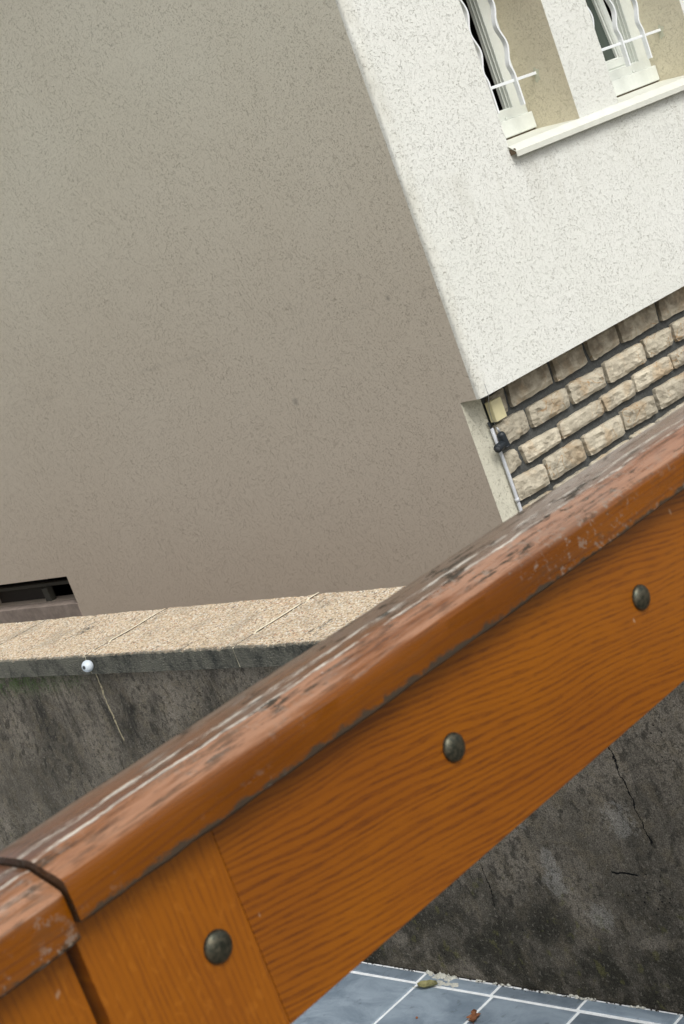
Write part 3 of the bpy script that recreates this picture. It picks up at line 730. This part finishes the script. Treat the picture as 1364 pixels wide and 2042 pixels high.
# ------------------------------------------------------------------ lower patio: white grout bed and slate tiles
pav = mk('paving', [(-2.5, 1.46, -2.404), (2.8795, 1.46, -2.404), (2.8795, 10, -2.404), (-2.5, 10, -2.404)], [(0, 1, 2, 3)], M_GROUT, kind='structure')
gy = [1.46, 1.665, 2.000, 2.334, 2.667, 3.001, 3.337, 3.658, 3.990, 4.322, 4.655, 4.99, 5.32, 5.65, 5.98]
def tile(x0, x1, y0, y1):
    g = .0066; j = lambda: random.uniform(-.0009, .0009); t_ = -2.400+random.uniform(-.0008, .0008)
    P = [(x0+g+j(), y0+g+j()), (x1-g+j(), y0+g+j()), (x1-g+j(), y1-g+j()), (x0+g+j(), y1-g+j())]
    cx, cy = (x0+x1)/2, (y0+y1)/2
    V = [(x, y, -2.4045) for x, y in P]+[(x, y, t_-.002) for x, y in P]+[(cx+(x-cx)*(1-.003/abs(x-cx)), cy+(y-cy)*(1-.003/abs(y-cy)), t_) for x, y in P]
    F = [(8, 9, 10, 11)]+[(a, (a+1) % 4, 4+(a+1) % 4, 4+a) for a in range(4)]+[(4+a, 4+(a+1) % 4, 8+(a+1) % 4, 8+a) for a in range(4)]
    mk('tile', V, F, M_TILE, pav)
for k in range(len(gy)-1):
    tile(2.820, 2.878, gy[k]+(.012 if k else 0), gy[k+1]+.012)
    for c in range(6): tile(2.820-.333*(c+1), 2.820-.333*c, gy[k], gy[k+1])
# plaster and grout spilt along the foot of the wall
V, F = [], []
def lump(x, y, z, r, h):
    b = len(V); n = 7; V.append((x, y, z+h))
    for k in range(n): a = 2*math.pi*k/n; q = r*random.uniform(.6, 1.2); V.append((x+q*math.cos(a)*.6, y+q*math.sin(a), z))
    for k in range(n): F.append((b, b+1+k, b+1+(k+1) % n))
for k in range(150):
    y = random.uniform(2.2, 3.45)
    if mn.noise((y*6, 0, 5)) < -.05: continue
    lump(XG-abs(random.gauss(0, .006)), y, -2.401, random.uniform(.002, .011), random.uniform(.001, .006))
for k in range(40): lump(XG-abs(random.gauss(.012, .008)), 3.60+random.gauss(0, .03), -2.401, random.uniform(.004, .016), random.uniform(.002, .010))
for k in range(22): lump(2.836+random.uniform(-.008, .008), 3.55+random.uniform(-.05, .05), -2.4005, random.uniform(.005, .012), .0025)
sp = mk('plaster_spill', V, F, M_WHITE, kind='stuff'); tag(sp, 'crumbs of white plaster spilt along the foot of the stained wall', 'plaster')
V, F = [], []
for k in range(500):
    y = random.uniform(1.5, 7); lump(XG-abs(random.gauss(0, .008)), y, -2.401, random.uniform(.002, .006), random.uniform(.001, .004))
dk = mk('dirt', V, F, plain('dark_soil', (.035, .03, .022), .95), kind='stuff'); tag(dk, 'dark soil crumbs along the foot of the stained wall', 'soil')
# two dry leaves
def leaf(name, label, x, y, L, Wd, ang, mat, curl, lobes=0):
    V, F = [], []; n, m = 14, 4
    for i in range(n+1):
        s = i/n; w = Wd*math.sin(math.pi*s**.8)**.8*(1+(.45*math.sin(s*math.pi*lobes) if lobes else 0))
        for j in range(-m, m+1):
            q = j/m; px = (s-.5)*L; py = q*w; pz = .002+curl*(q*q)*.8+curl*.6*(s-.5)**2*2+mn.noise((px*60, py*60, x))*.003
            V.append((x+px*math.cos(ang)-py*math.sin(ang), y+px*math.sin(ang)+py*math.cos(ang), -2.4+max(pz, .001)))
    k = 2*m+1
    for i in range(n):
        for j in range(2*m): a = i*k+j; F.append((a, a+1, a+k+1, a+k))
    t = thing(name, label, 'leaf', (x, y, -2.4))
    mk('blade', V, F, mat, t, smooth=True)
    bm = bmesh.new(); e = Vector((math.cos(ang), math.sin(ang), 0))
    p = Vector((x, y, -2.397)); tube(bm, [p-e*L*.45, p-e*L*.8+Vector((0, 0, .004))], .001, 6); bm_mk('stem', bm, mat, t)
leaf('dry_leaf', 'curled olive dry leaf lying on the grout by the wall foot', 2.808, 3.600, .070, .020, -1.2, M_LEAF, .014)
leaf('dry_leaf', 'lobed russet dry leaf lying on a grout line at the picture bottom', 2.706, 3.318, .060, .017, .6, M_LEAF2, .010, 5)
t = thing('pebble', 'tiny dark pebble lying on the pale slate tile', 'pebble', (2.70, 3.50, -2.4))
bm = bmesh.new(); bmesh.ops.create_icosphere(bm, subdivisions=2, radius=.004, matrix=Matrix.Translation((2.66, 3.52, -2.3975))); bm_mk('grain', bm, M_ORANGE, t, True)

# ------------------------------------------------------------------ upper terrace that carries the balustrades
ter = box('terrace', M_GROUND, None, -8, XG-.001, -8, 1.455, ZB-.02, -1.62, kind='structure')

# ------------------------------------------------------------------ wooden balustrades
PR = [(1.2725, -.543), (1.2700, -.5405), (1.2698, -.520), (1.2704, -.5015), (1.2720, -.4982), (1.2755, -.4958), (1.282, -.4928), (1.298, -.4868), (1.310, -.4823), (1.317, -.4800), (1.321, -.4793), (1.332, -.4788), (1.350, -.4785), (1.372, -.4785), (1.388, -.4792), (1.400, -.4840), (1.407, -.494), (1.410, -.510), (1.410, -.5405), (1.4075, -.543)]
def cap(name, parent, x0, x1, dy, dz, seed, mat, hs=1.):
    V, F = [], []; N = int((x1-x0)/.012); n = len(PR)
    cy, cz = 1.34, -.512
    for i in range(N+1):
        x = x0+(x1-x0)*i/N; k = 1-(.022 if i in (0, N) else 0)
        for j, (y, z) in enumerate(PR):
            w = mn.noise((x*6, j*.4, seed))*.0007+mn.noise((x*38, j*.9, seed))*.0005
            if z < -.53: w += abs(mn.noise((x*26, 3, seed)))*.0012
            V.append((x+(.002 if i == 0 else -.002 if i == N else 0)*(1 if k == 1 else 0), cy+(y-cy)*k+dy+w, -.4785+(cz+(z-cz)*k+.4785)*hs+dz+w))
    for i in range(N):
        for j in range(n): a = i*n+j; b = i*n+(j+1) % n; F.append((a, b, b+n, a+n))
    F.append(tuple(range(n))[::-1]); F.append(tuple(N*n+j for j in range(n)))
    return mk(name, V, F, mat, parent, smooth=False)
def shade(o, ang=35):
    me = o.data; me.polygons.foreach_set('use_smooth', [True]*len(me.polygons))
    bm = bmesh.new(); bm.from_mesh(me)
    bm.normal_update()
    for e in bm.edges: e.smooth = not (len(e.link_faces) == 2 and e.calc_face_angle(0) > math.radians(ang))
    bm.to_mesh(me); bm.free()
def bolt(parent, x, y, z, r=.0178):
    prof = [(0, r*1.0), (.0012, r*1.0)]+[(.0012+.0088*math.sin(a), r*math.cos(a)) for a in np.linspace(.12, 1.50, 9)]
    return lathe('bolt', Vector((x, y, z)), Vector((0, -1, 0)), prof, M_BOLT, parent, 28)
GAPX = .640
b1 = thing('wooden_balustrade', 'long varnished oak balustrade with weathered cap and three domed bolts', 'balustrade', (GAPX, 1.34, -1.62))
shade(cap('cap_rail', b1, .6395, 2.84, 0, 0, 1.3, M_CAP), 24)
box('post', M_POST, b1, GAPX, .8255, 1.300, 1.385, -1.62, -.5435, .0012, 2)
box('post', M_POST, b1, 2.66, 2.84, 1.300, 1.385, -1.62, -.5435, .0012, 2)
box('board', M_BOARD, b1, .8262, 2.6594, 1.3003, 1.335, -.7865, -.5434, .0016, 2)
for (x, z) in ((.780, -.662), (1.178, -.649), (1.5925, -.645), (2.0, -.645), (2.4, -.645), (2.75, -.645)): bolt(b1, x, 1.3005, z)
b2 = thing('wooden_balustrade', 'short end of a lower varnished oak balustrade at the bottom left corner', 'balustrade', (.4, 1.34, -1.62))
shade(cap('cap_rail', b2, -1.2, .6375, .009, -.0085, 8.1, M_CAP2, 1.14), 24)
box('post', M_POST, b2, .45, .6325, 1.311, 1.396, -1.62, -.558, .0012, 2)
box('board', M_BOARD, b2, -1.0, .4492, 1.3113, 1.346, -.80, -.5575, .0016, 2)
box('post', M_POST, b2, -1.2, -1.001, 1.311, 1.396, -1.62, -.558, .0012, 2)
